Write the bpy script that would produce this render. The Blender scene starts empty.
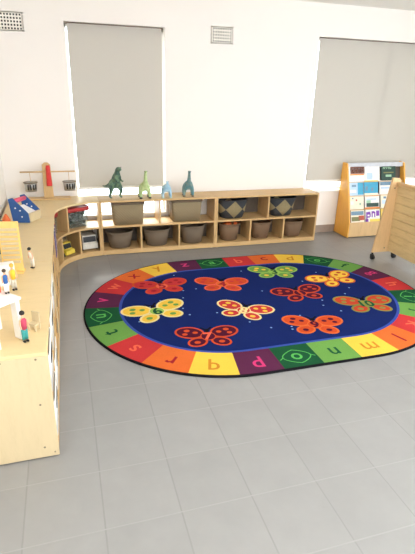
import bpy, bmesh, math, random
from mathutils import Vector, Matrix
random.seed(7)
PI = math.pi
SC = bpy.context.scene
COL = SC.collection
T = 0.305                       # floor tile pitch

# ------------------------------------------------------------------ helpers
def lin(h):
    h = h.lstrip('#')
    o = []
    for i in (0, 2, 4):
        c = int(h[i:i+2], 16) / 255
        o.append(c / 12.92 if c <= .04045 else ((c + .055) / 1.055) ** 2.4)
    return (*o, 1)

class NT:
    def __init__(s, name):
        s.m = bpy.data.materials.new(name); s.m.use_nodes = True
        s.t = s.m.node_tree; s.n = s.t.nodes
        s.b = s.n['Principled BSDF']; s.out = s.n['Material Output']
    def new(s, typ, **kw):
        nd = s.n.new(typ)
        for k, v in kw.items(): setattr(nd, k, v)
        return nd
    def link(s, a, b): s.t.links.new(a, b)
    def coord(s, scale=(1, 1, 1), rot=(0, 0, 0)):
        tc = s.new('ShaderNodeTexCoord'); mp = s.new('ShaderNodeMapping')
        mp.inputs['Scale'].default_value = scale; mp.inputs['Rotation'].default_value = rot
        s.link(tc.outputs['Object'], mp.inputs['Vector'])
        return mp.outputs['Vector']
    def noise(s, vec, scale, detail=3, rough=.5):
        nd = s.new('ShaderNodeTexNoise'); nd.inputs['Scale'].default_value = scale
        nd.inputs['Detail'].default_value = detail; nd.inputs['Roughness'].default_value = rough
        if vec is not None: s.link(vec, nd.inputs['Vector'])
        return nd.outputs['Fac']
    def ramp(s, fac, stops):
        r = s.new('ShaderNodeValToRGB'); el = r.color_ramp.elements
        while len(el) < len(stops): el.new(.5)
        for e, (p, c) in zip(el, stops): e.position = p; e.color = c
        s.link(fac, r.inputs['Fac']); return r.outputs['Color']
    def bump(s, fac, strength, dist=.002):
        b = s.new('ShaderNodeBump'); b.inputs['Strength'].default_value = strength
        b.inputs['Distance'].default_value = dist
        s.link(fac, b.inputs['Height']); s.link(b.outputs['Normal'], s.b.inputs['Normal'])

def mul(c, k): return (c[0]*k, c[1]*k, c[2]*k, 1)

def plain(name, hexc, rough=.6, var=.06, scale=25, metal=0, spec=.4, bump=0):
    m = NT(name); c = lin(hexc)
    f = m.noise(m.coord(), scale)
    m.link(m.ramp(f, [(.3, mul(c, 1-var)), (.7, mul(c, 1+var))]), m.b.inputs['Base Color'])
    m.b.inputs['Roughness'].default_value = rough; m.b.inputs['Metallic'].default_value = metal
    m.b.inputs['Specular IOR Level'].default_value = spec
    if bump: m.bump(m.noise(m.coord(), scale*8), bump)
    return m.m

def wood(name, hexc, scale=(2, 14, 14), var=.10, rough=.42):
    m = NT(name); c = lin(hexc)
    v = m.coord(scale)
    a = m.noise(v, 3.0, 5, .6); 
    w = m.new('ShaderNodeTexNoise'); w.inputs['Scale'].default_value = 14; w.inputs['Detail'].default_value = 2
    m.link(v, w.inputs['Vector'])
    mx = m.new('ShaderNodeMath', operation='MULTIPLY_ADD'); mx.inputs[1].default_value = .35
    m.link(w.outputs['Fac'], mx.inputs[0]); m.link(a, mx.inputs[2])
    col = m.ramp(mx.outputs[0], [(.45, (c[0]*(1-var), c[1]*(1-var*1.15), c[2]*(1-var*1.5), 1)), (.62, c), (.82, mul(c, 1+var*.5))])
    m.link(col, m.b.inputs['Base Color'])
    m.b.inputs['Roughness'].default_value = rough; m.b.inputs['Specular IOR Level'].default_value = .4
    return m.m

def weave(name, hexc, hex2, scale=70):
    m = NT(name); c = lin(hexc); d = lin(hex2)
    v = m.coord()
    w1 = m.new('ShaderNodeTexWave', wave_type='BANDS', bands_direction='Z'); w1.inputs['Scale'].default_value = scale/6
    w1.inputs['Distortion'].default_value = 1.5; w1.inputs['Detail Scale'].default_value = 4
    w2 = m.new('ShaderNodeTexWave', wave_type='BANDS', bands_direction='DIAGONAL'); w2.inputs['Scale'].default_value = scale/7
    w2.inputs['Distortion'].default_value = 1
    m.link(v, w1.inputs['Vector']); m.link(v, w2.inputs['Vector'])
    mm = m.new('ShaderNodeMath', operation='MULTIPLY')
    m.link(w1.outputs['Fac'], mm.inputs[0]); m.link(w2.outputs['Fac'], mm.inputs[1])
    m.link(m.ramp(mm.outputs[0], [(.05, d), (.6, c)]), m.b.inputs['Base Color'])
    m.b.inputs['Roughness'].default_value = .8; m.bump(mm.outputs[0], .6, .004)
    return m.m

def box(bm, x0, x1, y0, y1, z0, z1, mat=0, M=None):
    vs = [bm.verts.new((x, y, z)) for x in (x0, x1) for y in (y0, y1) for z in (z0, z1)]
    if M is not None:
        for v in vs: v.co = M @ v.co
    for q in ((0, 1, 3, 2), (4, 6, 7, 5), (0, 4, 5, 1), (2, 3, 7, 6), (0, 2, 6, 4), (1, 5, 7, 3)):
        f = bm.faces.new([vs[i] for i in q]); f.material_index = mat
    return vs

def prism(bm, pts, axis, a, b, mat=0):
    """closed outline pts (2-D) extruded along axis from a to b"""
    def P(p, t):
        if axis == 0: return (t, p[0], p[1])
        if axis == 1: return (p[0], t, p[1])
        return (p[0], p[1], t)
    A = [bm.verts.new(P(p, a)) for p in pts]; B = [bm.verts.new(P(p, b)) for p in pts]
    n = len(pts); fs = [bm.faces.new(A), bm.faces.new(B)]
    for i in range(n): fs.append(bm.faces.new((A[i], A[(i+1) % n], B[(i+1) % n], B[i])))
    for f in fs: f.material_index = mat

def tube(bm, pts, r, seg=8, mat=0, cap=True):
    pts = [Vector(p) for p in pts]; rings = []
    rs = r if isinstance(r, (list, tuple)) else [r]*len(pts)
    for i, p in enumerate(pts):
        d = (pts[min(i+1, len(pts)-1)] - pts[max(i-1, 0)]).normalized()
        up = Vector((0, 0, 1)) if abs(d.z) < .9 else Vector((1, 0, 0))
        s = d.cross(up).normalized(); t = d.cross(s)
        rings.append([bm.verts.new(p + rs[i]*(math.cos(2*PI*k/seg)*s + math.sin(2*PI*k/seg)*t)) for k in range(seg)])
    for a, b in zip(rings, rings[1:]):
        for k in range(seg):
            f = bm.faces.new((a[k], a[(k+1) % seg], b[(k+1) % seg], b[k])); f.material_index = mat; f.smooth = True
    if cap:
        for q in (rings[0], rings[-1]):
            f = bm.faces.new(q); f.material_index = mat

def loft(bm, rings, mat=0, smooth=True, cap0=True, cap1=True):
    R = [[bm.verts.new(p) for p in r] for r in rings]; n = len(R[0])
    for a, b in zip(R, R[1:]):
        for k in range(n):
            f = bm.faces.new((a[k], a[(k+1) % n], b[(k+1) % n], b[k])); f.material_index = mat; f.smooth = smooth
    if cap0: bm.faces.new(R[0]).material_index = mat
    if cap1: bm.faces.new(R[-1]).material_index = mat

def superell(a, b, z, n=28, p=2.0, cx=0, cy=0):
    o = []
    for k in range(n):
        t = 2*PI*k/n; c, s = math.cos(t), math.sin(t)
        o.append((cx + a*math.copysign(abs(c)**(2/p), c), cy + b*math.copysign(abs(s)**(2/p), s), z))
    return o

def ball(bm, c, r, mat=0, sc=(1, 1, 1), sub=2):
    g = bmesh.ops.create_icosphere(bm, subdivisions=sub, radius=1)
    for v in g['verts']:
        v.co = Vector((c[0]+v.co.x*r*sc[0], c[1]+v.co.y*r*sc[1], c[2]+v.co.z*r*sc[2]))
        for f in v.link_faces: f.material_index = mat; f.smooth = True

def obj(name, bm, mats, parent=None, bevel=0, loc=None, rz=0):
    bmesh.ops.recalc_face_normals(bm, faces=bm.faces[:])
    me = bpy.data.meshes.new(name); bm.to_mesh(me); bm.free()
    if not isinstance(mats, (list, tuple)): mats = [mats]
    for m in mats: me.materials.append(m)
    o = bpy.data.objects.new(name, me); COL.objects.link(o)
    if parent is not None: o.parent = parent
    if loc is not None: o.location = loc
    o.rotation_euler.z = rz
    if bevel:
        b = o.modifiers.new('bevel', 'BEVEL'); b.width = bevel; b.segments = 2; b.limit_method = 'ANGLE'
    return o

def tag(o, label, cat, group=None, kind=None):
    o['label'] = label; o['category'] = cat
    if group: o['group'] = group
    if kind: o['kind'] = kind
    return o

def thing(name, label, cat, loc=(0, 0, 0), rz=0, group=None):
    o = bpy.data.objects.new(name, None); COL.objects.link(o)
    o.empty_display_size = .05; o.location = loc; o.rotation_euler.z = rz
    return tag(o, label, cat, group)

def struct(name, bm, mats, label, cat, parent=None):
    o = obj(name, bm, mats, parent)
    if parent is None: tag(o, label, cat, kind='structure')
    return o

def dup(root, loc, rz, label, group=None):
    r = root.copy(); COL.objects.link(r); r.location = loc; r.rotation_euler.z = rz; r['label'] = label
    if group: r['group'] = group
    for ch in list(root.children):
        c = ch.copy(); COL.objects.link(c); c.parent = r
        for g in list(ch.children):
            d = g.copy(); COL.objects.link(d); d.parent = c
    return r

NB = bmesh.new

# ------------------------------------------------------------------ materials
M = {}
M['maple'] = wood('maple', '#D2AE79')
M['maple_y'] = wood('maple_upright', '#D2AE79', scale=(14, 14, 2))
M['cream_wood'] = wood('cream_laminate', '#CFBC96', scale=(10, 10, 2), var=.05)
M['top_wood'] = wood('pale_top', '#E0C795', scale=(14, 2, 14), var=.05)
M['orange_wood'] = wood('orange_ply', '#F0B04C', scale=(14, 14, 2), var=.08)
M['cart_wood'] = wood('cart_wood', '#DDB886', scale=(14, 14, 2), var=.10)
M['cart_slat'] = wood('cart_slat', '#E2C692', scale=(12, 2, 12), var=.12)
M['dark_backing'] = plain('backing_board', '#5F5449', .7)
M['screw'] = plain('dull_screw', '#8A7F6A', .4, metal=.6)
M['black'] = plain('black_rubber', '#1E1D1F', .5)
M['white_paint'] = plain('white_paint', '#F3F0EA', .5, var=.015)
M['metal'] = plain('brushed_metal', '#B9B7B2', .35, metal=.7, var=.15)

def wall_mat(name, hexc):
    m = NT(name); c = lin(hexc)
    f = m.noise(m.coord(), 1.3, 4)
    m.link(m.ramp(f, [(.3, mul(c, .985)), (.7, c)]), m.b.inputs['Base Color'])
    m.b.inputs['Roughness'].default_value = .75; m.b.inputs['Specular IOR Level'].default_value = .2
    m.bump(m.noise(m.coord(), 140), .08, .001)
    return m.m
M['wall'] = wall_mat('painted_wall', '#F7F0E8')
M['ceiling'] = wall_mat('ceiling_paint', '#F4F2EC')
M['skirting'] = plain('grey_brown_skirting', '#A08F82', .5)

def floor_mat():
    m = NT('grey_tile_floor')
    tc = m.new('ShaderNodeTexCoord'); sp = m.new('ShaderNodeSeparateXYZ')
    m.link(tc.outputs['Object'], sp.inputs[0])
    def dist(sock):
        d = m.new('ShaderNodeMath', operation='DIVIDE'); d.inputs[1].default_value = T; m.link(sock, d.inputs[0])
        fl = m.new('ShaderNodeMath', operation='ROUND'); m.link(d.outputs[0], fl.inputs[0])
        s = m.new('ShaderNodeMath', operation='SUBTRACT'); m.link(d.outputs[0], s.inputs[0]); m.link(fl.outputs[0], s.inputs[1])
        a = m.new('ShaderNodeMath', operation='ABSOLUTE'); m.link(s.outputs[0], a.inputs[0])
        mr = m.new('ShaderNodeMapRange', interpolation_type='SMOOTHSTEP')
        mr.inputs['From Min'].default_value = .005; mr.inputs['From Max'].default_value = .014
        mr.inputs['To Min'].default_value = 1; mr.inputs['To Max'].default_value = 0
        m.link(a.outputs[0], mr.inputs['Value'])
        return mr.outputs[0], d.outputs[0]
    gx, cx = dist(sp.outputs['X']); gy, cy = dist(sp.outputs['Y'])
    # per-tile tone
    comb = m.new('ShaderNodeCombineXYZ')
    for s_, k in ((cx, 'X'), (cy, 'Y')):
        f = m.new('ShaderNodeMath', operation='FLOOR'); m.link(s_, f.inputs[0]); m.link(f.outputs[0], comb.inputs[k])
    wn = m.new('ShaderNodeTexWhiteNoise'); m.link(comb.outputs[0], wn.inputs['Vector'])
    n = m.noise(m.coord(), 6, 6, .6)
    ad = m.new('ShaderNodeMath', operation='MULTIPLY_ADD'); ad.inputs[1].default_value = .25
    m.link(wn.outputs['Value'], ad.inputs[0]); m.link(n, ad.inputs[2])
    c = lin('#908F8D')
    base = m.ramp(ad.outputs[0], [(.35, mul(c, .93)), (.85, mul(c, 1.05))])
    mx = m.new('ShaderNodeMix', data_type='RGBA'); m.link(gx, mx.inputs[0]); m.link(base, mx.inputs[6]); mx.inputs[7].default_value = lin('#858482')  # joints painted darker one way, lighter the other, as bevel shading
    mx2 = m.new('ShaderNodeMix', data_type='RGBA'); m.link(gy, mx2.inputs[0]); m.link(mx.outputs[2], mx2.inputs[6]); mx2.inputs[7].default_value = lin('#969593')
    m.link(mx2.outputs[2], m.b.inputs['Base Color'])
    mxm = m.new('ShaderNodeMath', operation='MAXIMUM'); m.link(gx, mxm.inputs[0]); m.link(gy, mxm.inputs[1])
    inv = m.new('ShaderNodeMath', operation='SUBTRACT'); inv.inputs[0].default_value = 1; m.link(mxm.outputs[0], inv.inputs[1])
    m.bump(inv.outputs[0], .35, .0015)
    m.b.inputs['Roughness'].default_value = .38; m.b.inputs['Specular IOR Level'].default_value = .5
    return m.m
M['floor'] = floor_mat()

def blind_mat():
    m = NT('blind_fabric'); c = lin('#CFC9BF')
    f = m.noise(m.coord((1, 1, 40)), 30, 2)
    col = m.ramp(f, [(.3, mul(c, .97)), (.7, c)])
    m.link(col, m.b.inputs['Base Color']); m.b.inputs['Roughness'].default_value = .85
    m.b.inputs['Specular IOR Level'].default_value = .1
    tr = m.new('ShaderNodeBsdfTranslucent'); tr.inputs['Color'].default_value = lin('#D8D4CC')
    mx = m.new('ShaderNodeMixShader'); mx.inputs[0].default_value = BLIND_T
    m.link(m.b.outputs[0], mx.inputs[1]); m.link(tr.outputs[0], mx.inputs[2]); m.link(mx.outputs[0], m.out.inputs['Surface'])
    return m.m
BLIND_T = .2
M['blind'] = blind_mat()

def glass_mat():
    m = NT('window_glass')
    tr = m.new('ShaderNodeBsdfTransparent'); tr.inputs['Color'].default_value = (.95, .97, .97, 1)
    gl = m.new('ShaderNodeBsdfGlossy'); gl.inputs['Roughness'].default_value = .02
    fr = m.new('ShaderNodeFresnel'); fr.inputs['IOR'].default_value = 1.45
    mx = m.new('ShaderNodeMixShader'); m.link(fr.outputs[0], mx.inputs[0]); m.link(tr.outputs[0], mx.inputs[1]); m.link(gl.outputs[0], mx.inputs[2])
    m.link(mx.outputs[0], m.out.inputs['Surface'])
    return m.m
M['glass'] = glass_mat()

def rug_mat(name, hexc):
    m = NT(name); c = lin(hexc)
    c = (c[0]*.86, c[1]*.86, c[2]*.86, 1); f = m.noise(m.coord(), 160, 2)
    g = m.noise(m.coord(), 5, 3)
    ad = m.new('ShaderNodeMath', operation='MULTIPLY_ADD'); ad.inputs[1].default_value = .5
    m.link(g, ad.inputs[0]); m.link(f, ad.inputs[2])
    m.link(m.ramp(ad.outputs[0], [(.5, mul(c, .88)), (1, mul(c, 1.1))]), m.b.inputs['Base Color'])
    m.b.inputs['Roughness'].default_value = .95; m.b.inputs['Specular IOR Level'].default_value = .05
    m.bump(f, .3, .002)
    return m.m

# ------------------------------------------------------------------ the room
YW = 3.50; H = 2.44; XL = -.30; XR = 5.2; YB = -3.2
bm = NB(); box(bm, XL-.15, XR+.15, YB, YW+.15, -.1, 0)
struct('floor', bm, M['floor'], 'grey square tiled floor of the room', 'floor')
bm = NB(); box(bm, XL-.15, XR+.15, YB, YW+.15, H, H+.1)
struct('ceiling', bm, M['ceiling'], 'plain white ceiling above the room', 'ceiling')
W1 = (.368, 1.288, .33, 2.125); W2 = (2.93, 4.75, .50, 2.135)
bm = NB(); y0, y1 = YW, YW+.15
box(bm, XL-.15, W1[0], y0, y1, 0, H)
box(bm, W1[0], W1[1], y0, y1, 0, W1[2]); box(bm, W1[0], W1[1], y0, y1, W1[3], H)
box(bm, W1[1], W2[0], y0, y1, 0, H)
box(bm, W2[0], W2[1], y0, y1, 0, W2[2]); box(bm, W2[0], W2[1], y0, y1, W2[3], H)
box(bm, W2[1], XR+.15, y0, y1, 0, H)
struct('wall_back', bm, M['wall'], 'white painted wall with the two blinded windows', 'wall')
bm = NB(); box(bm, XL-.15, XL, YB, YW, 0, H)
struct('wall_left', bm, M['wall'], 'white painted wall behind the long low cabinets', 'wall')

bm = NB(); box(bm, XL, XR, YW-.012, YW, 0, .09)
o = struct('baseboard_back', bm, M['skirting'], 'grey brown skirting along the foot of the back wall', 'baseboard')
for n, w in ((1, W1), (2, W2)):
    bm = NB(); x0, x1, z0, z1 = w; f = .035; ya, yb = YW+.09, YW+.13
    box(bm, x0, x0+f*.4, ya, yb, z0, z1); box(bm, x1-f*.4, x1, ya, yb, z0, z1)
    box(bm, x0, x1, ya, yb, z0, z0+(.02 if n == 1 else f)); box(bm, x0, x1, ya, yb, z1-f, z1)
    if n == 1: box(bm, x0, x1, ya-.005, yb, .60, .62)
    else: box(bm, (x0+x1)/2-.03, (x0+x1)/2+.03, ya, yb, z0, z1)
    wf = struct('window_%d' % n, bm, M['white_paint'], ('tall narrow window behind the left blind', 'wide window behind the blind beside the magazine rack')[n-1], 'window')
    bm = NB(); box(bm, x0+.012, x1-.012, YW+.105, YW+.111, z0+.03, z1-.03)
    struct('glass_pane', bm, M['glass'], '', '', wf)
    bm = NB(); box(bm, x0-.0, x1+.0, YW-.02, YW+.09, z0-.0, z0+.018)
    struct('window_sill', bm, M['white_paint'], '', '', wf)

def wall_with_added_opening(name, lab, ax, a0, a1, p0, p1, w0, w1, z0, z1):  # walls out of view, their openings added to let sky light in
    bm = NB()
    def bb(u0, u1, za, zb):
        if ax == 1: box(bm, u0, u1, p0, p1, za, zb)
        else: box(bm, p0, p1, u0, u1, za, zb)
    bb(a0, w0, 0, H); bb(w1, a1, 0, H); bb(w0, w1, 0, z0); bb(w0, w1, z1, H)
    struct(name, bm, M['wall'], lab, 'wall')
wall_with_added_opening('wall_front', 'white painted wall behind the viewer with a wide opening added to let in light', 1, XL-.15, XR+.15, YB-.15, YB, XL+.2, XR-.2, .85, 2.3)
wall_with_added_opening('wall_right', 'white painted wall at the right end with a wide opening added to let in light', 0, YB, YW, XR, XR+.15, YB+.3, 1.6, .5, 2.3)
# roller blinds
M['rail'] = plain('blind_rail', '#8D7E74', .5)
for w, lab in ((W1, 'grey roller blind pulled down over the narrow window above the dinosaurs'), (W2, 'wide grey roller blind over the window behind the magazine rack')):
    x0, x1, z0, z1 = w
    t = thing('roller_blind', lab, 'window blind', ((x0+x1)/2, YW+.03, .612), group='roller blinds over the windows')
    hw = (x1-x0)/2-.026
    top = z1-.612
    bm = NB(); box(bm, -hw, hw, -.001, .001, .02, top-.012); obj('blind_fabric', bm, M['blind'], t)
    bm = NB(); box(bm, -hw, hw, -.008, .008, 0, .024); obj('bottom_bar', bm, M['white_paint'], t, bevel=.003)
    bm = NB(); tube(bm, [(-hw-.01, .012, top-.012), (hw+.01, .012, top-.012)], .011, 12); obj('roller_tube', bm, M['rail'], t)

# wall vents
M['vent'] = plain('vent_cream', '#F4EEE2', .6)
M['vent_shade'] = plain('vent_hole_shade', '#14120E', .9)  # near-black plate colour stands in for the shade inside the holes
def vent(cx, cz, lab):
    t = thing('wall_vent', lab, 'wall vent', (cx, YW, cz), group='perforated vents high on the back wall')
    w, h = .225, .155; nx, ny = 8, 5
    bm = NB(); box(bm, -w/2+.006, w/2-.006, -.004, -.001, -h/2+.006, h/2-.006); obj('vent_shade_plate', bm, M['vent_shade'], t)
    bm = NB(); px, pz = .2/nx, .135/ny
    for i in range(nx+1):
        xx = -.1+i*px; box(bm, xx-px*.23, xx+px*.23, -.0055, -.0042, -h/2, h/2)
    for j in range(ny+1):
        zz = -.0675+j*pz; box(bm, -w/2, w/2, -.006, -.0042, zz-pz*.23, zz+pz*.23)
    box(bm, -w/2, -.1, -.006, 0, -h/2, h/2); box(bm, .1, w/2, -.006, 0, -h/2, h/2)
    box(bm, -w/2, w/2, -.006, 0, -h/2, -.0675); box(bm, -w/2, w/2, -.006, 0, .0675, h/2)
    obj('vent_grille', bm, M['vent'], t)
vent(1.86, 2.09, 'small perforated wall vent between the two windows')
vent(-.08, 2.095, 'small perforated wall vent above the utensil stand near the corner')

# ------------------------------------------------------------------ shelf units
def shelf_unit(label, loc, rz, L, D, HH, upper, lower, top_mat, lower_back=True, upper_back=True, mid=.305, end_screws=False, name='storage_shelf', group=None):
    """front faces local -y, origin at front-left floor corner"""
    t = thing(name, label, 'shelf unit', loc, rz, group)
    th = .018
    for x in (0, L-th):
        bm = NB(); box(bm, x, x+th, 0, D, .008, HH-th); sp = obj('side_panel', bm, M['cream_wood'] if end_screws else M['maple_y'], t, .002)
        if end_screws and x == 0:
            for (yy, zz) in ((.05, HH-.03), (.19, HH-.03), (.33, HH-.03), (.055, .30), (.06, .065), (.33, .30), (.33, .065)):
                bm = NB(); tube(bm, [(-.0015, yy, zz), (.002, yy, zz)], .005, 10); obj('screw', bm, M['screw'], sp)
            bm = NB(); tube(bm, [(-.0015, .018, .03), (.002, .018, .03)], .004, 10); obj('screw', bm, M['screw'], sp)
    bm = NB(); box(bm, 0, L, 0, D, HH-th, HH); obj('top_panel', bm, top_mat, t, .003)
    bm = NB(); box(bm, th, L-th, .004, D-.006, .04, .04+th*.7); obj('bottom_panel', bm, M['maple'], t, .002)
    bm = NB(); box(bm, th, L-th, .002, .02, .008, .04); obj('kick_board', bm, M['maple'], t, .002)
    bm = NB(); box(bm, th, L-th, .002, D-.006, mid-th, mid); obj('middle_shelf', bm, M['maple'], t, .002)
    for xs, z0, z1 in ((upper, mid, HH-th), (lower, .0526, mid-th)):
        for x in xs:
            bm = NB(); box(bm, x-th/2, x+th/2, .003, D-.006, z0, z1); obj('divider', bm, M['maple_y'], t, .002)
    if lower_back or upper_back:
        bm = NB(); box(bm, th, L-th, D-.006, D, .02 if lower_back else mid, HH-th if upper_back else mid)
        obj('back_panel', bm, M['dark_backing'], t)
    for x in (.03, L-.03):
        for y in (.03, D-.03):
            bm = NB(); tube(bm, [(x, y, 0), (x, y, .01)], .012, 10); obj('foot_glide', bm, M['white_paint'], t)
    return t
HU = .56
YF = 3.18
shelf_unit('light wood shelf unit under the narrow window, three dinosaurs and more standing on top', (.562, YF, 0), 0, 1.196, .29, HU, [.598], [.4, .798], M['maple'], True, False, group='low wooden shelf units')
shelf_unit('light wood shelf unit with checkered tubs, beside the magazine rack', (1.76, YF, 0), 0, 1.2, .29, HU, [.598], [.4, .798], M['maple'], True, True, group='low wooden shelf units')
# long cabinets on the left: front faces +x  (rz = +90: local -y -> +x)
CD = .42
shelf_unit('pale wood cabinet with screwed end panel, nearest the camera on the left', (.136, .448, 0), PI/2-.0055, 1.127, CD, HU, [.375, .75], [.375, .75], M['top_wood'], True, True, end_screws=True, name='low_cabinet', group='low cabinets along the left wall')
shelf_unit('pale wood cabinet between the nearest cabinet and the curved corner unit', (.1425, 1.577, 0), PI/2-.0055, 1.127, CD, HU, [.375, .75], [.375, .75], M['top_wood'], True, True, name='low_cabinet', group='low cabinets along the left wall')

# curved corner unit
CX, CY, CR = .56, 2.77, .411
def arc(r, n=20, a0=PI, a1=PI/2):
    return [(CX + r*math.cos(a0+(a1-a0)*i/n), CY + r*math.sin(a0+(a1-a0)*i/n)) for i in range(n+1)]
def corner_poly(r, ins=0):
    return [(-.27+ins, 2.706+ins), (CX-r, 2.706+ins)] + arc(r) + [(CX-ins, CY+r), (CX-ins, 3.47-ins), (-.27+ins, 3.47-ins)]
t = thing('corner_shelf', 'curved concave wooden corner shelf unit holding toy vehicles and bins', 'shelf unit', (0, 0, 0))
th = .018; MID = .305
bm = NB(); prism(bm, corner_poly(CR), 2, HU-th, HU); obj('top_panel', bm, M['top_wood'], t, .003)
bm = NB(); prism(bm, corner_poly(CR, .002), 2, MID-th, MID); obj('middle_shelf', bm, M['maple'], t, .002)
bm = NB(); prism(bm, corner_poly(CR+.004, .002), 2, .04, .054); obj('bottom_panel', bm, M['maple'], t, .002)
def arc_band(bm, r0, r1, z0, z1, a0=PI, a1=PI/2):
    prism(bm, arc(r0, 20, a0, a1) + arc(r1, 20, a0, a1)[::-1], 2, z0, z1)
bm = NB(); arc_band(bm, CR, CR+.016, .006, .04); obj('kick_board', bm, M['maple'], t)
bm = NB(); box(bm, -.268, .145, 2.708, 2.722, .006, HU-th); obj('side_panel', bm, M['maple_y'], t, .002)
bm = NB(); box(bm, CX-.017, CX, 3.182, 3.468, .006, HU-th); obj('side_panel', bm, M['maple_y'], t, .002)
def corner_div(deg, z0, z1, r1=.68):
    a = math.radians(deg)
    bm = NB(); box(bm, CR+.004, r1, -th/2, th/2, z0, z1, M=Matrix.Translation((CX, CY, 0)) @ Matrix.Rotation(a, 4, 'Z'))
    obj('divider', bm, M['maple_y'], t, .002)
corner_div(137, MID, HU-th)
corner_div(153, .054, MID-th); corner_div(119, .054, MID-th)
bm = NB(); arc_band(bm, .682, .69, .02, MID, PI*.94, PI*.53); obj('back_panel', bm, M['dark_backing'], t)

# ------------------------------------------------------------------ baskets
M['wicker'] = weave('grey_brown_wicker', '#85745F', '#6A5B4A', 220)
M['wicker2'] = weave('brown_wicker', '#94775A', '#755B44', 220)
M['seagrass'] = weave('tan_seagrass', '#A3926F', '#86765A', 160)
def hollow(bm, prof, shape, mat=0, n=32):
    """prof: list of (scale_a, scale_b, z) outside up then inside down"""
    loft(bm, [superell(a, b, z, n, shape) for a, b, z in prof], mat)
def rect_basket(lab, x, y, z, w, h, d, group):
    t = thing('storage_basket', lab, 'basket', (x, y, z), 0, group)
    a, b = w/2, d/2; k = .90
    bm = NB(); hollow(bm, [(a*k, b*k, 0), (a, b, h-.01), (a-.008, b-.008, h-.01), (a*k-.008, b*k-.008, .008)], 9, n=48)
    obj('basket_body', bm, M['seagrass'], t)
    bm = NB(); hollow(bm, [(a+.005, b+.005, h-.018), (a+.006, b+.006, h), (a-.01, b-.01, h), (a-.01, b-.01, h-.018)], 9, n=48)
    obj('rim', bm, M['wicker'], t)
    return t
def round_basket(lab, x, y, z, r, h, mat, group):
    t = thing('round_basket', lab, 'basket', (x, y, z), 0, group)
    bm = NB(); hollow(bm, [(r*.78, r*.7, 0), (r*.9, r*.8, h*.5), (r, r*.88, h-.01), (r-.008, r*.88-.008, h-.01), (r*.78-.008, r*.7-.008, .008)], 2.3)
    obj('basket_body', bm, mat, t)
    bm = NB()
    pts = superell(r, r*.88, h-.006, 32, 2.3); tube(bm, pts+[pts[0]], .009, 8, cap=False); obj('rim', bm, mat, t)
    return t
G1 = 'large rectangular seagrass baskets on the shelf unit under the narrow window'
zt, zb = MID+.001, .0546
b1 = rect_basket('large rectangular woven basket below the dark green dinosaur', .845, YF+.13, zt, .325, .225, .22, G1)
b2 = rect_basket('large rectangular woven basket below the teal dinosaur', 1.45, YF+.13, zt, .325, .225, .22, G1)
G2 = 'round wicker baskets on the bottom shelves'
zz = zb
rb = [('grey brown round wicker basket on the bottom shelf nearest the curved corner unit', .755, .135, 'wicker', .17),
      ('grey brown round wicker basket in the bottom middle slot, under the narrow window', 1.14, .14, 'wicker', .175),
      ('grey brown round wicker basket below the basket that is under the teal dinosaur', 1.53, .135, 'wicker', .19),
      ('brown round wicker basket with orange things in it on the bottom shelf', 1.955, .115, 'wicker2', .185),
      ('brown round wicker basket in the bottom middle slot below the two checkered tubs', 2.33, .115, 'wicker2', .185),
      ('brown round wicker basket on the bottom shelf nearest the magazine rack', 2.72, .125, 'wicker2', .18)]
for lab, x, r, m, h in rb: round_basket(lab, x, YF+.135, zz, r, h, M[m], G2)
M['orange_toy'] = plain('orange_plastic', '#DD6A33', .5)
bm = NB()
for i in range(7): ball(bm, (random.uniform(-.06, .06), random.uniform(-.05, .05), .002+random.uniform(0, .02)), random.uniform(.02, .03), 0, sub=1)
tag(obj('toy_heap', bm, M['orange_toy'], loc=(1.955, YF+.135, zb+.165)), 'heap of small orange toys filling a brown round basket', 'toys', kind='stuff')

def check_mat():
    m = NT('dark_check_fabric')
    tc = m.new('ShaderNodeTexCoord'); mp = m.new('ShaderNodeMapping'); mp.inputs['Rotation'].default_value = (0, PI/4, 0)
    mp.inputs['Scale'].default_value = (1, 0, 1); mp.inputs['Location'].default_value = (-.004, .03, -.004)
    m.link(tc.outputs['Object'], mp.inputs['Vector'])
    ck = m.new('ShaderNodeTexChecker'); ck.inputs['Scale'].default_value = 7.5
    ck.inputs['Color1'].default_value = lin('#35373B'); ck.inputs['Color2'].default_value = lin('#94855F')
    m.link(mp.outputs[0], ck.inputs['Vector'])
    n = m.noise(m.coord(), 60); mx = m.new('ShaderNodeMix', data_type='RGBA', blend_type='MULTIPLY'); mx.inputs[0].default_value = .3
    m.link(ck.outputs['Color'], mx.inputs[6]); m.link(n, mx.inputs[7]); m.link(mx.outputs[2], m.b.inputs['Base Color'])
    m.b.inputs['Roughness'].default_value = .8
    return m.m
M['check'] = check_mat()
M['check_rim'] = plain('dark_rim', '#3C3B3D', .7)
for lab, x in (('dark tub with a tan checkered diamond, above the basket of orange things', 1.975), ('dark tub with a tan checkered diamond, nearer the magazine rack', 2.555)):
    t = thing('checkered_tub', lab, 'basket', (x, YF+.14, zt), 0, 'dark checkered tubs on the upper shelf')
    a, b, h = .17, .115, .2
    bm = NB(); hollow(bm, [(a*.72, b*.8, 0), (a*.86, b*.9, h*.3), (a, b, h), (a-.007, b-.007, h), (a*.72-.007, b*.8-.007, .008)], 2.6)
    obj('tub_body', bm, M['check'], t)
    bm = NB(); pts = superell(a, b, h-.003, 32, 2.6); tube(bm, pts+[pts[0]], .006, 8, cap=False); obj('rim', bm, M['check_rim'], t)

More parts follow.
